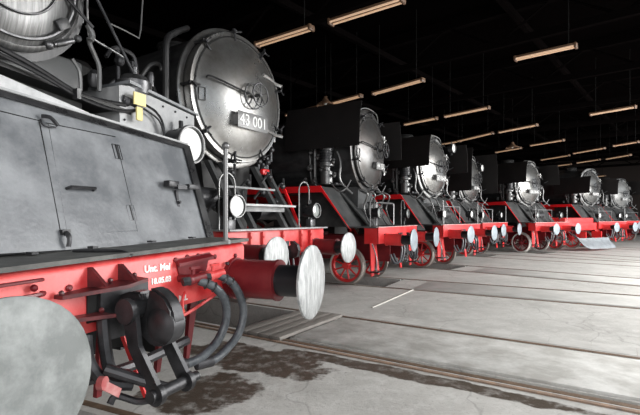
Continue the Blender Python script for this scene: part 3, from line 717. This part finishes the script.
# ------------------------------------------------------------ nearest engine
def engine_a():
    X, Y, th = PO['A']
    root = empty('steam_locomotive', (X, Y, 0), -th)
    tag(root, 'nearest locomotive, dusty grey sloping front plate over a red beam with heavy coupling', 'steam locomotive', 'steam locomotives in a row')
    # beam, slightly tilted as it stands
    def zt(y): return 1.304+.026*y
    b = MB()
    ys = [-1.5, 1.06]
    sec = [(0, -.34), (0, -.035), (-.012, -.012), (-.035, 0), (-.06, 0), (-.06, -.34)]
    A = [b.b.verts.new((x, ys[0], zt(ys[0])+z)) for x, z in sec]; B = [b.b.verts.new((x, ys[1], zt(ys[1])+z)) for x, z in sec]
    for i in range(6): b.b.faces.new((A[i], A[(i+1) % 6], B[(i+1) % 6], B[i]))
    b.b.faces.new(A); b.b.faces.new(B[::-1])
    beam = obj('buffer_beam', b, M['red_dusty'], root)
    for y, z in ((.35, 1.26), (.45, 1.27), (.95, 1.24), (.86, 1.0), (-.33, 1.19), (-.36, 1.06), (.55, 1.27), (.72, 1.25), (.97, 1.05)):
        obj('rivet', MB().lathe([(0, .016), (.008, .016), (.014, .008), (.014, 0)], (0, y, z), (1, 0, 0), 8, False), M['red_dark'], beam)
    text('inscription', 'Unt. Mei', .055, M['letter_white'], beam, (.003, .208, 1.226), .002, bold=.0018)
    text('inscription', '18.05.03', .046, M['letter_white'], beam, (.003, .235, 1.152), .002, bold=.0015)
    text('inscription', 'M.L', .05, M['letter_white'], beam, (.003, .415, 1.02), .002, bold=.0015)
    # deck ledge
    dk = MB()
    dk.prism([(.03, -1.5, zt(-1.5)+.006), (.03, 1.08, zt(1.08)+.006), (-.72, 1.30, 1.33), (-.72, -1.5, zt(-1.5)+.006)], (0, 0, .022))
    obj('deck', dk, M['ledge'], root)
    for y in (-.6, -.25, .1, .55, .95): obj('deck_clip', MB().box((-.40, y, zt(y)+.034), (.05, .035, .012)), M['iron'], root)
    dn = MB().tube([(-.36, -.05, 1.33), (-.2, -.03, 1.335), (-.05, 0, 1.335), (.03, 0, 1.315)], .01, 6)
    obj('deck_clip', dn, M['iron'], root)
    # sloping plate
    BL, BR, TR, TL = (-.45, -1.5, 1.345), (-.45, 1.258, 1.322), (-.75, 1.293, 2.13), (-.80, -1.5, 2.31)
    fp = obj('front_plate', MB().prism([BL, BR, TR, TL], (-.03, 0, -.012)), M['dust_grey'], root)
    rim = MB()
    rim.tube([BR, TR, TL], .022, 4, smooth=False)
    o_ = Vector((.94, .003, .341))*.018
    fr_ = [Vector(BR)+o_*1, Vector(TR)+o_*1, Vector(TR)+Vector((0, -.075, .004))+o_*1, Vector(BR)+Vector((0, -.075, .0))+o_*1]
    rim.prism([tuple(q-o_) for q in fr_], tuple(o_))
    rim.prism([(-.75+.01, 1.293, 2.13), (-.80+.01, -1.5, 2.31), (-.80+.02, -1.5, 2.28), (-.75+.02, 1.293, 2.10)], (.012, 0, 0))
    rim.prism([BR, TR, (-1.35, 1.32, 2.10), (-1.3, 1.28, 1.33)], (0, .02, 0))
    obj('plate_rim', rim, M['black'], fp)
    obj('top_strip', MB().prism([(-.755, 1.30, 2.15), (-.81, -1.5, 2.33), (-.97, -1.5, 2.34), (-.90, 1.30, 2.16)], (0, 0, .015)), M['mid_grey'], root)
    sm = MB()
    e = Vector((.94, .003, .341))*.004
    def line(p, q, r=.0045): sm.tube([tuple(Vector(p)+e), tuple(Vector(q)+e)], r, 4, smooth=False)
    line((-.731, -.008, 2.089), (-.492, -.039, 1.433)); line((-.735, -.9, 2.14), (-.733, -.007, 2.096), .003); line((-.731, .03, 2.09), (-.732, .53, 2.089), .003)
    line((-.711, .529, 2.03), (-.488, .505, 1.417), .003); line((-.486, -.9, 1.41), (-.491, .507, 1.424), .003); line((-.73, .045, 2.085), (-.492, .0, 1.433), .002)
    obj('door_seam', sm, M['soot'], fp)
    for (x, y, z) in ((-.692, .513, 1.977), (-.536, .496, 1.547)):
        h = MB(); hh = Vector((-.33, 0, .94))
        c = Vector((x, y, z))+e
        h.tube([tuple(c-hh*.055+Vector((0, -.03, 0))), tuple(c+hh*.055+Vector((0, -.03, 0))), tuple(c+hh*.055+Vector((0, .03, 0))), tuple(c-hh*.055+Vector((0, .03, 0)))], .004, 4, smooth=False, closed=True)
        h.cyl(tuple(c-hh*.055), tuple(c+hh*.055), .007, n=6)
        obj('hinge', h, M['black'], fp)
    obj('plate_handle', MB().tube([(-.585, .06, 1.687), (-.55, .07, 1.70), (-.55, .235, 1.70), (-.585, .243, 1.687)], .010, 6, smooth=False), M['iron'], fp)
    obj('latch', MB().box((-.565, .905, 1.775), (.06, .11, .05), bev=.008).box((-.55, .99, 1.755), (.04, .10, .03)).box((-.545, 1.12, 1.765), (.05, .13, .04), bev=.006)
        .tube([(-.585, .975, 1.73), (-.56, .97, 1.60)], .016, 5, smooth=False).cyl((-.56, .97, 1.63), (-.535, .97, 1.64), .012, n=6), M['iron'], fp)
    obj('latch', MB().tube([(-.72, .0, 2.125), (-.69, .035, 2.12), (-.67, .07, 2.075)], .013, 6).tube([(-.73, .0, 2.105), (-.7, -.0, 2.07), (-.7, .075, 2.07)], .006, 5), M['iron'], fp)
    obj('latch', MB().box((-.475, -.02, 1.432), (.03, .05, .03)).tube([(-.46, -.025, 1.43), (-.43, -.025, 1.40), (-.43, -.03, 1.35)], .014, 6), M['iron'], fp)
    # upper band and black hand pipes
    obj('upper_band', MB().prism([(-.95, -1.5, 2.28), (-.95, .49, 2.18), (-.95, .49, 2.275), (-.95, -1.5, 2.62)], (-.03, 0, 0)), M['pale_grey'], root)
    hp = MB()
    hp.tube([(-.93, -1.5, 2.68), (-.93, -.1, 2.49), (-.95, .45, 2.36), (-.98, .80, 2.36), (-.98, 1.0, 2.42)], .014, 8)
    hp.tube([(-.98, -1.5, 2.77), (-.98, -.1, 2.55), (-1.0, .45, 2.41), (-1.0, .85, 2.42)], .018, 8)
    hp.box((-.93, .38, 2.38), (.05, .03, .07))
    obj('hand_pipe', hp, M['black'], root)
    obj('upper_deck', MB().prism([(-.97, -1.5, 2.60), (-.99, .9, 2.38), (-1.6, .9, 2.40), (-1.6, -1.5, 2.62)], (0, 0, -.03)), M['black_dull'], root)
    # box on the far side
    bx = obj('sand_box', MB().prism([(-1.0, .80, 2.15), (-1.0, 1.66, 2.06), (-1.0, 1.655, 2.50), (-1.0, .886, 2.583), (-1.0, .79, 2.564)], (-.45, 0, 0)), M['mid_grey'], root)
    obj('box_lid', MB().prism([(-.97, .87, 2.60), (-.97, 1.68, 2.505), (-.97, 1.68, 2.525), (-.97, .87, 2.625)], (-.5, 0, 0)), M['dust_grey'], bx)
    for y, z in ((1.25, 2.50), (1.4, 2.485), (1.55, 2.465), (.84, 2.45), (.84, 2.3)): obj('rivet', MB().ball((-.995, y, z), .010, 6), M['iron'], bx)
    obj('tag', MB().box((-.94, .94, 2.48), (.012, .12, .10)), M['yellow'], root, label='small yellow tag')
    obj('tag', MB().box((-.94, .935, 2.36), (.02, .06, .11), bev=.006), M['yellow'], root, label='yellow bottle-shaped tag')
    obj('cable', MB().tube([(-.96, 1.0, 2.46), (-.95, 1.12, 2.42), (-.95, 1.2, 2.34), (-.95, 1.22, 2.2)], .010, 6).tube([(-.96, 1.0, 2.42), (-.95, 1.15, 2.36), (-.95, 1.21, 2.26)], .008, 6), M['black'], root)
    lu = obj('lubricator', MB().lathe([(0, .13), (.06, .14), (.10, .14), (.11, .12), (.15, .10), (.155, .02), (.23, .025), (.24, 0)], (-1.1, 1.03, 2.56), (0, 0, 1), 20, False).lathe([(0, .025), (.08, .03), (.12, .02), (.13, 0)], (-1.05, 1.16, 2.66), (0, 0, 1), 10, False), M['worn_iron'], root)
    obj('valve', MB().lathe([(0, .03), (.04, .05), (.10, .05), (.14, .02)], (-1.2, .72, 2.55), (0, 0, 1), 10), M['iron'], lu)
    obj('valve', MB().cyl((-1.0, .82, 2.47), (-1.0, .95, 2.45), .03, n=8).ball((-1.0, .86, 2.45), .04, 8), M['iron'], lu)
    # lamp on the far corner
    l = add_lamp(root, -.80, 1.40, 2.17, .175, 'white', 'headlamp', .26)
    l['label'] = 'large round lamp with white glass'
    # smokebox
    sx, sz, sr = -1.1, 3.1, .545
    smb = obj('smokebox', MB().lathe([(-1.9, sr*1.0), (-.12, sr*1.0), (-.10, sr*1.02), (0, sr*1.03), (.0, sr*.93)], (0, 0, 0), (1, 0, 0), 64), M['smoke_dark'], root, (sx, 0, sz))
    obj('boiler', MB().lathe([(0, .60), (5, .60)], (-8, 0, sz), (1, 0, 0), 32), M['black_dull'], root)
    dr = obj('smokebox_door', MB().lathe([(0, sr*.93), (.03, sr*.93), (.05, sr*.90), (.055, sr*.87), (.03, sr*.855), (.05, sr*.80), (.09, sr*.62), (.10, sr*.5), (.10, 0)], (0, 0, 0), (1, 0, 0), 64, False), M['brushed'], root, (sx, 0, sz))
    obj('door_ridge', MB().ring((.075, 0, 0), (1, 0, 0), sr*.79, .012, 64, 6).ring((.11, 0, 0), (1, 0, 0), sr*.52, .008, 64, 6), M['worn_iron'], dr)
    obj('door_bracket', MB().box((-1.01, .335, 2.865), (.02, .10, .07), Matrix.Rotation(R(35), 3, 'X'), bev=.006), M['smoke_dark'], dr, (1.1, 0, -3.1))
    obj('door_clamp', MB().cyl((-1.05, .29, 2.715), (-1.04, .43, 2.79), .019, n=12).ball((-1.05, .26, 2.70), .032, 10).cyl((-1.05, .31, 2.725), (-1.04, .37, 2.757), .024, n=12).ball((-1.03, .46, 2.815), .026, 8), M['worn_iron'], dr, (1.1, 0, -3.1))
    obj('smokebox_saddle', MB().box((-1.75, .12, 2.45), (1.2, .95, .5), bev=.03), M['slope'], root)
    obj('lower_casing', MB().prism([(-.85, -1.4, 1.34), (-.85, 1.22, 1.34), (-1.0, 1.22, 2.1), (-1.0, -1.4, 2.2)], (-.6, 0, 0)), M['black_dull'], root)
    pp = MB()
    pp.tube([(-1.1, .60, 2.88), (-1.08, .60, 2.82), (-1.1, .655, 2.76), (-1.1, .69, 2.68), (-1.1, .69, 2.50)], .017, 8)
    pp.tube([(-1.06, .56, 2.96), (-1.06, .60, 2.90), (-1.06, .585, 2.85)], .022, 8)
    pp.tube([(-1.15, .50, 2.70), (-1.15, .56, 2.62), (-1.15, .57, 2.48)], .014, 6)
    obj('steam_pipe', pp, M['pipe'], root)
    tp = MB()
    tp.tube([(-1.08, .57, 3.3), (-1.08, .58, 2.93), (-1.08, .63, 2.88), (-1.08, .78, 2.855), (-1.08, .93, 2.82), (-1.1, .995, 2.76)], .008, 6)
    tp.tube([(-1.2, .84, 3.12), (-1.2, 1.0, 3.12), (-1.2, 1.17, 3.11), (-1.2, 1.19, 3.2), (-1.2, 1.22, 3.6)], .007, 6, smooth=False)
    tp.tube([(-1.15, .585, 3.6), (-1.15, .585, 3.0)], .010, 6)
    obj('thin_pipe', tp, M['pipe'], root)
    obj('stay_rod', MB().cyl((-1.0, .56, 3.2), (-1.0, .93, 2.70), .012, n=8).tube([(-1.0, .2, 3.15), (-1.0, .56, 2.93)], .012, 6), M['iron'], root)
    vp = MB()
    for y, z in ((1.35, 2.75), (1.45, 2.95), (1.28, 3.0), (1.55, 2.8)):
        obj('valve', MB().cyl((-1.6, y, z-.25), (-1.6, y, z+.1), .022, n=8).ball((-1.58, y, z), .05, 8), M['iron'], root)
    vp.tube([(-1.6, 1.15, 3.0), (-1.6, 1.25, 3.12), (-1.6, 1.45, 3.12), (-1.6, 1.5, 3.0)], .02, 6)
    obj('steam_pipe', vp, M['iron'], root)
    # pole with ball top at the far corner of the beam
    po = obj('marker_rod', MB().cyl((0, .84, 1.33), (0, .84, 2.0), .017, n=12).ball((0, .84, 2.02), .028, 12).cyl((0, .84, 1.33), (0, .84, 1.36), .035, n=10), M['pipe'], root)
    # buffers
    nb = add_buffer(root, -.935, z=1.035, house='red', head='disc_grey', hr=.258, hl=.36, plunge=.62, lab='dull grey painted buffer head')
    fb = add_buffer(root, .945, z=1.078, house='red_dark', head='disc', hr=.25, hl=.36, plunge=.61, R1=.137, lab='bare scratched steel buffer head')
    fb.rotation_euler = (0, 0, .10)
    # heavy coupling hook
    hk = MB()
    zc = 1.03; yc = -.03
    pts = []
    for i in range(0, 25):      # round hook: thick C opening at the top
        a = R(128)-R(300)*i/24
        pts.append((.275+.115*math.cos(a), zc+.0+.115*math.sin(a)))
    outer = [(0, .08), (.10, .112), (.172, .112), (.188, .05), (.202, .005), (.225, .010), (.232, .06), (.222, .135), (.27, .135), (.335, .10), (.378, .04), (.392, -.03), (.37, -.10), (.315, -.145), (.24, -.15), (.175, -.11), (.12, -.06), (0, -.06)]
    hk.prism([(x, yc-.043, zc+z) for x, z in outer], (0, .086, 0))
    bmesh.ops.bevel(hk.b, geom=list(hk.b.edges), offset=.012, segments=2, affect='EDGES')
    hk.lathe([(-.066, .0), (-.064, .035), (-.055, .065), (-.038, .092), (.038, .092), (.055, .065), (.064, .035), (.066, 0)], (.300, yc, zc-.04), (0, 1, 0), 24, False)
    hk.box((.012, yc, zc), (.024, .30, .26))
    hook = obj('coupling_hook', hk, M['iron'], root)
    # hinge plate with gussets
    gp = MB()
    gp.prism([(0, -.40, 1.168), (.06, -.40, 1.168), (.15, -.13, 1.185), (.13, .02, 1.20), (0, .05, 1.20)], (0, 0, -.018))
    for y in (-.235, -.06):
        gp.prism([(0, y, 1.18), (0, y, 1.275), (.02, y, 1.275), (.13, y, 1.19)], (0, .018, 0))
    gp.prism([(0, -.40, 1.06), (.06, -.40, 1.06), (.12, -.17, 1.05), (0, -.17, 1.05)], (0, 0, -.018))
    for y, z in ((-.385, 1.175), (-.13, 1.20), (.02, 1.21), (-.385, 1.065), (-.18, 1.06)): gp.ball((.03, y, z), .014, 6)
    obj('hook_guide', gp, M['grime_red'], root)
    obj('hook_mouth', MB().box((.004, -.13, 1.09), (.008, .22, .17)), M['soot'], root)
    lk = MB()
    # pivot pin and near arm running down
    lk.cyl((.16, yc-.12, zc+.03), (.16, yc+.12, zc+.03), .048, n=16)
    lk.cyl((.16, yc-.13, zc+.03), (.16, yc-.10, zc+.03), .062, n=18)
    lk.cyl((.16, yc+.10, zc+.03), (.16, yc+.13, zc+.03), .062, n=18)
    for s in (-1, 1):
        y0 = yc+s*.085
        lk.prism([(.11, y0, zc+.05), (.21, y0, zc+.05), (.235, y0, zc-.13), (.375, y0, zc-.33), (.30, y0, zc-.36), (.165, y0, zc-.15)], (0, s*.026, 0))
        lk.cyl((.34, y0, zc-.35), (.34, y0+s*.03, zc-.35), .052, n=18)
    lk.cyl((.34, yc+.13, zc-.35), (.34, yc+.18, zc-.35), .026, n=12)
    lkm = obj('screw_link', lk, M['iron'], root)
    sc = MB().cyl((.34, yc-.14, zc-.35), (.34, yc+.15, zc-.35), .030, n=14)
    sc.tube([(.33, yc-.09, zc-.37), (.25, yc-.12, zc-.39), (.16, yc-.17, zc-.36), (.15, yc-.2, zc-.39)], .017, 8)
    sc.cyl((.34, yc-.02, zc-.35), (.14, yc-.22, zc-.22), .026, n=10)
    sc.tube([(.05, yc-.16, 1.02), (.07, yc-.16, .88), (.09, yc-.14, .76), (.10, yc-.05, .72)], .03, 8)
    sc.tube([(.05, yc-.25, .96), (.09, yc-.26, .84), (.13, yc-.20, .74), (.18, yc-.1, .70)], .028, 8)
    obj('coupling_screw', sc, M['iron'], lkm)
    obj('screw_lever', MB().cyl((.225, -.345, .79), (.25, -.335, .79), .030, n=18).prism([(.232, -.345, .812), (.232, -.35, .768), (.232, -.262, .70), (.232, -.245, .735)], (.014, 0, 0)), mat('worn_red_lever', (.34, .07, .07), .45, 0, (.45, .22, .21), 12), lkm, label='red tommy lever')
    obj('side_chain_hook', MB().tube([(.1, -.46, .92), (.14, -.44, .86), (.15, -.42, .78), (.14, -.44, .70)], .014, 6).cyl((0, -.38, .985), (.08, -.36, .985), .012, n=8).cyl((0, -.33, .955), (.1, -.30, .935), .014, n=8), M['worn_iron'], root)
    # brake cocks and hoses
    mf = MB()
    mf.prism([(.0, .345, 1.265), (.0, .66, 1.285), (.04, .66, 1.26), (.04, .345, 1.24)], (0, 0, -.02))
    mf.prism([(.001, .345, 1.265), (.001, .39, 1.12), (.001, .62, 1.16), (.001, .66, 1.285)], (.008, 0, 0))
    obj('cock_bracket', mf, M['red_dark'], root)
    for (y0, m_) in ((.375, 0), (.56, 1)):
        ck = obj('brake_cock', MB().cyl((.0, y0+.01, 1.145), (.10, y0+.02, 1.15), .024, n=12).cyl((.09, y0-.0, 1.14), (.12, y0+.10, 1.155), .028, n=14).ball((.09, y0+.0, 1.14), .034, 12)
                 .cyl((.09, y0+.03, 1.15), (.09, y0+.03, 1.205), .012, n=8).box((.09, y0+.045, 1.21), (.018, .08, .015)), M['red_dusty'] if m_ else M['red_dark'], root)
        obj('cock_nut', MB().cyl((.10, y0-.01, 1.14), (.08, y0-.05, 1.135), .028, n=6), M['iron'], ck)
        if m_ == 0:
            P_ = [(.11, y0+.06, 1.13), (.17, y0+.13, 1.085), (.20, y0+.19, 1.00), (.20, y0+.21, .88), (.18, y0+.16, .76), (.15, y0+.05, .68), (.12, y0-.06, .66), (.10, y0-.12, .66)]
        else:
            P_ = [(.11, y0+.07, 1.14), (.16, y0+.13, 1.09), (.19, y0+.18, 1.0), (.20, y0+.21, .88), (.19, y0+.17, .75), (.16, y0+.07, .66), (.14, y0-.04, .62), (.10, y0-.14, .62)]
        h = obj('brake_hose', MB().tube(P_, .027, 12), M['rubber'], root)
        obj('hose_clip', MB().ring(P_[1], (Vector(P_[1])-Vector(P_[0])), .029, .006, 16, 6).ring(((P_[0][0]+P_[1][0])/2, (P_[0][1]+P_[1][1])/2, (P_[0][2]+P_[1][2])/2), (Vector(P_[1])-Vector(P_[0])), .029, .007, 16, 6), M['worn_iron'], h)
        obj('hose_end', MB().cyl(P_[-2], P_[-1], .034, n=14), M['iron'], h)
    obj('lifting_rod', MB().tube([(.04, .15, .93), (.06, .35, .93), (.06, .70, 1.02)], .010, 6).tube([(.05, .36, .93), (.04, .37, 1.02), (.03, .40, 1.06)], .009, 6), M['red_dusty'], root)
    obj('rubber_tag', MB().box((-.1, .50, .90), (.03, .07, .05), bev=.01), M['orange'], root, label='small orange tag')
    # hangers beneath the beam
    for y in (-.25, -.08, .34, .60):
        obj('hanger_plate', MB().prism([(-.10, y, .97), (-.10, y+.07, .97), (-.16, y+.05, .55), (-.16, y+.02, .55)], (-.03, 0, 0)), M['red_dark'], root)
    obj('rail_guard', MB().prism([(-.05, -.02, .97), (-.05, .06, .97), (.02, .17, .48), (.02, .13, .48)], (-.03, 0, 0)), M['red'], root)
    # handrail on the beam at the near side
    obj('beam_handle', MB().tube([(.02, -.49, 1.245), (.05, -.52, 1.25), (.05, -1.0, 1.24)], .008, 6).tube([(.02, -.47, 1.19), (.045, -.52, 1.185), (.045, -1.0, 1.17)], .011, 6).ball((.02, -.5, 1.215), .016, 8), M['red_dark'], root)
    # running gear
    fr = MB()
    for s in (-1, 1): fr.box((-4.0, s*.55, .85), (7.6, .03, .5))
    fr.box((-.5, 0, .85), (.03, 1.1, .35))
    obj('main_frame', fr, M['soot'], root)
    for s in (-1, 1):
        for i in range(3): add_wheel(root, -1.7-i*1.6, s*.75, 1.1, 'red_dark', 'tyre', 10)
    obj('axle_spring', MB().box((-1.3, .9, .75), (.9, .1, .12), bev=.03).box((-1.0, .8, .62), (.6, .5, .1)), M['iron'], root)
    obj('lower_pipe', MB().tube([(.0, -.45, .75), (.0, 0, .72), (0, .45, .75)], .03, 8), M['iron'], root)
    c = MB()
    for s in (-1, 1): c.box((-8.8, s*1.4, 2.5), (2.0, .03, 2.2))
    c.box((-7.8, 0, 2.5), (.03, 2.8, 2.4)); c.box((-8.8, 0, 3.75), (2.4, 3.0, .08))
    obj('cab', c, M['black_dull'], root)
    obj('side_tank', MB().box((-4.9, 1.1, 1.95), (4.4, .5, 1.1), bev=.04).box((-4.9, -1.1, 1.95), (4.4, .5, 1.1), bev=.04), M['black_dull'], root)
engine_a()

# ------------------------------------------------------------ ceiling lights
def fixture(p0, p1, label, hang=(True, True)):
    p0, p1 = Vector(p0), Vector(p1); c = (p0+p1)/2; d = p1-p0; L = d.length; rz = math.atan2(d.y, d.x)
    pitch = -math.atan2(d.z, math.hypot(d.x, d.y))
    o = empty('ceiling_light', c, rz); o.rotation_euler = (0, pitch, rz)
    tag(o, label, 'ceiling light', 'hanging twin-tube ceiling lights')
    obj('housing', MB().box((0, 0, .045), (L-.08, .10, .05), bev=.008), M['fixture'], o, key=('hs', round(L, 2)))
    for s in (-1, 1):
        obj('tube', MB().cyl((-L/2+.06, s*.055, 0), (L/2-.06, s*.055, 0), .019, n=10), M['tube'], o, key=('tb', round(L, 2), s))
        obj('end_cap', MB().box((s*(L/2-.04), 0, .015), (.05, .17, .11), bev=.015), M['fixture'], o, key=('ec', round(L, 2), s))
    for s, on in zip((-1, 1), hang):
        if on: obj('hanger', MB().cyl((s*L*.36, 0, .06), (s*L*.36, 0, ROOF-c.z-.02), .012, n=6), M['rod'], o, key=('hg', round(L, 2), s, round(c.z, 2)))
    return o
FIX = [  # start point, end point (metres), what it is near
 ((-1.300, 8.90, 5.0), (-.129, 8.06, 5.0), 'twin-tube light whose left end meets the big polished smokebox door'),
 ((.162, 7.89, 5.0), (1.36, 7.02, 5.0), 'largest twin-tube light, cut by the top edge of the photo'),
 ((-1.160, 15.04, 5.0), (.063, 13.74, 5.0), 'dim twin-tube light just above the first smoke deflector, left of the pendant shade'),
 ((.19, 13.62, 5.0), (1.20, 12.55, 5.0), 'twin-tube light directly right of the pendant shade'),
 ((1.49, 12.40, 5.0), (2.64, 11.11, 5.0), 'twin-tube light above and right of the third engine\'s smokebox'),
 ((3.16, 16.5, 5.0), (4.12, 15.4, 5.0), 'left one of the two tube lights above the fourth engine'),
 ((4.30, 15.2, 5.0), (5.39, 13.9, 5.0), 'right one of the two tube lights above the fourth engine'),
 ((5.8, 20.9, 5.0), (6.43, 20.0, 5.0), 'short tube light seen over the fourth engine\'s round top lamp'),
 ((6.3, 20.1, 5.0), (7.15, 18.1, 5.0), 'tube light above the fifth engine\'s deflector, under the higher row'),
 ((7.33, 18.0, 5.0), (8.2, 16.5, 5.0), 'tube light to the right of the one over the fifth engine\'s deflector'),
 ((4.28, 9.69, 5.0), (5.23, 8.89, 5.0), 'lone twin-tube light high in the upper right of the hall'),
 ((9.15, 14.9, 5.0), (9.97, 13.8, 5.0), 'twin-tube light near the right edge, below the lone high one'),
 ((10.2, 21.3, 5.0), (11.0, 19.75, 5.0), 'tube light directly above the sixth engine\'s smokebox'),
 ((9.4, 23.5, 5.0), (10.1, 22.0, 5.0), 'faint tube light to the left above the sixth engine'),
 ((13.8, 23.9, 5.0), (14.3, 22.0, 5.0), 'tube light above the seventh engine, in the row sixth from the bottom'),
 ((14.3, 21.4, 5.0), (14.7, 20.2, 5.0), 'tube light at the right edge above the farthest engines'),
 ((13.4, 26.6, 5.0), (14.0, 24.6, 5.0), 'tube light just above and right of the sixth engine\'s door'),
 ((16.4, 28.0, 5.0), (16.8, 26.3, 5.0), 'tube light above the seventh engine\'s dark deflector'),
 ((17.1, 26.2, 5.0), (17.3, 24.4, 5.0), 'tube light at the right edge just over the farthest engine'),
 ((21.9, 36.5, 4.8), (22.4, 34.4, 4.8), 'lowest small tube light, close over the farthest engine\'s smokebox'),
 ((15.6, 30.6, 5.0), (16.4, 28.6, 5.0), 'small tube light over the gap between sixth and seventh engines')]
for a, b, l in FIX: fixture(a, b, l, (False, True) if a[1] < 12 else (True, True))

def pendant(x, y, z, r, label):
    o = empty('pendant_lamp', (x, y, z)); tag(o, label, 'pendant lamp', 'pendant shade lamps')
    obj('lamp_shade', MB().lathe([(0, r), (.015, r*.99), (.06, r*.85), (.12, r*.45), (.2, r*.25), (.26, r*.18), (.26, 0)], (0, 0, 0), (0, 0, 1), 28, False).lathe([(0, r), (.05, r*.83), (.10, r*.4)], (0, 0, 0), (0, 0, 1), 28, False), M['fixture'], o)
    obj('bulb', MB().ball((0, 0, .06), .05), M['white'], o)
    obj('cord', MB().cyl((0, 0, .25), (0, 0, ROOF-z-.02), .008, n=6), M['rod'], o)
pendant(.16, 12.9, 4.82, .26, 'round shade hanging between two tube lights over the third engine')
pendant(8.6, 19.6, 4.62, .30, 'dim round shade hanging left above the sixth engine')
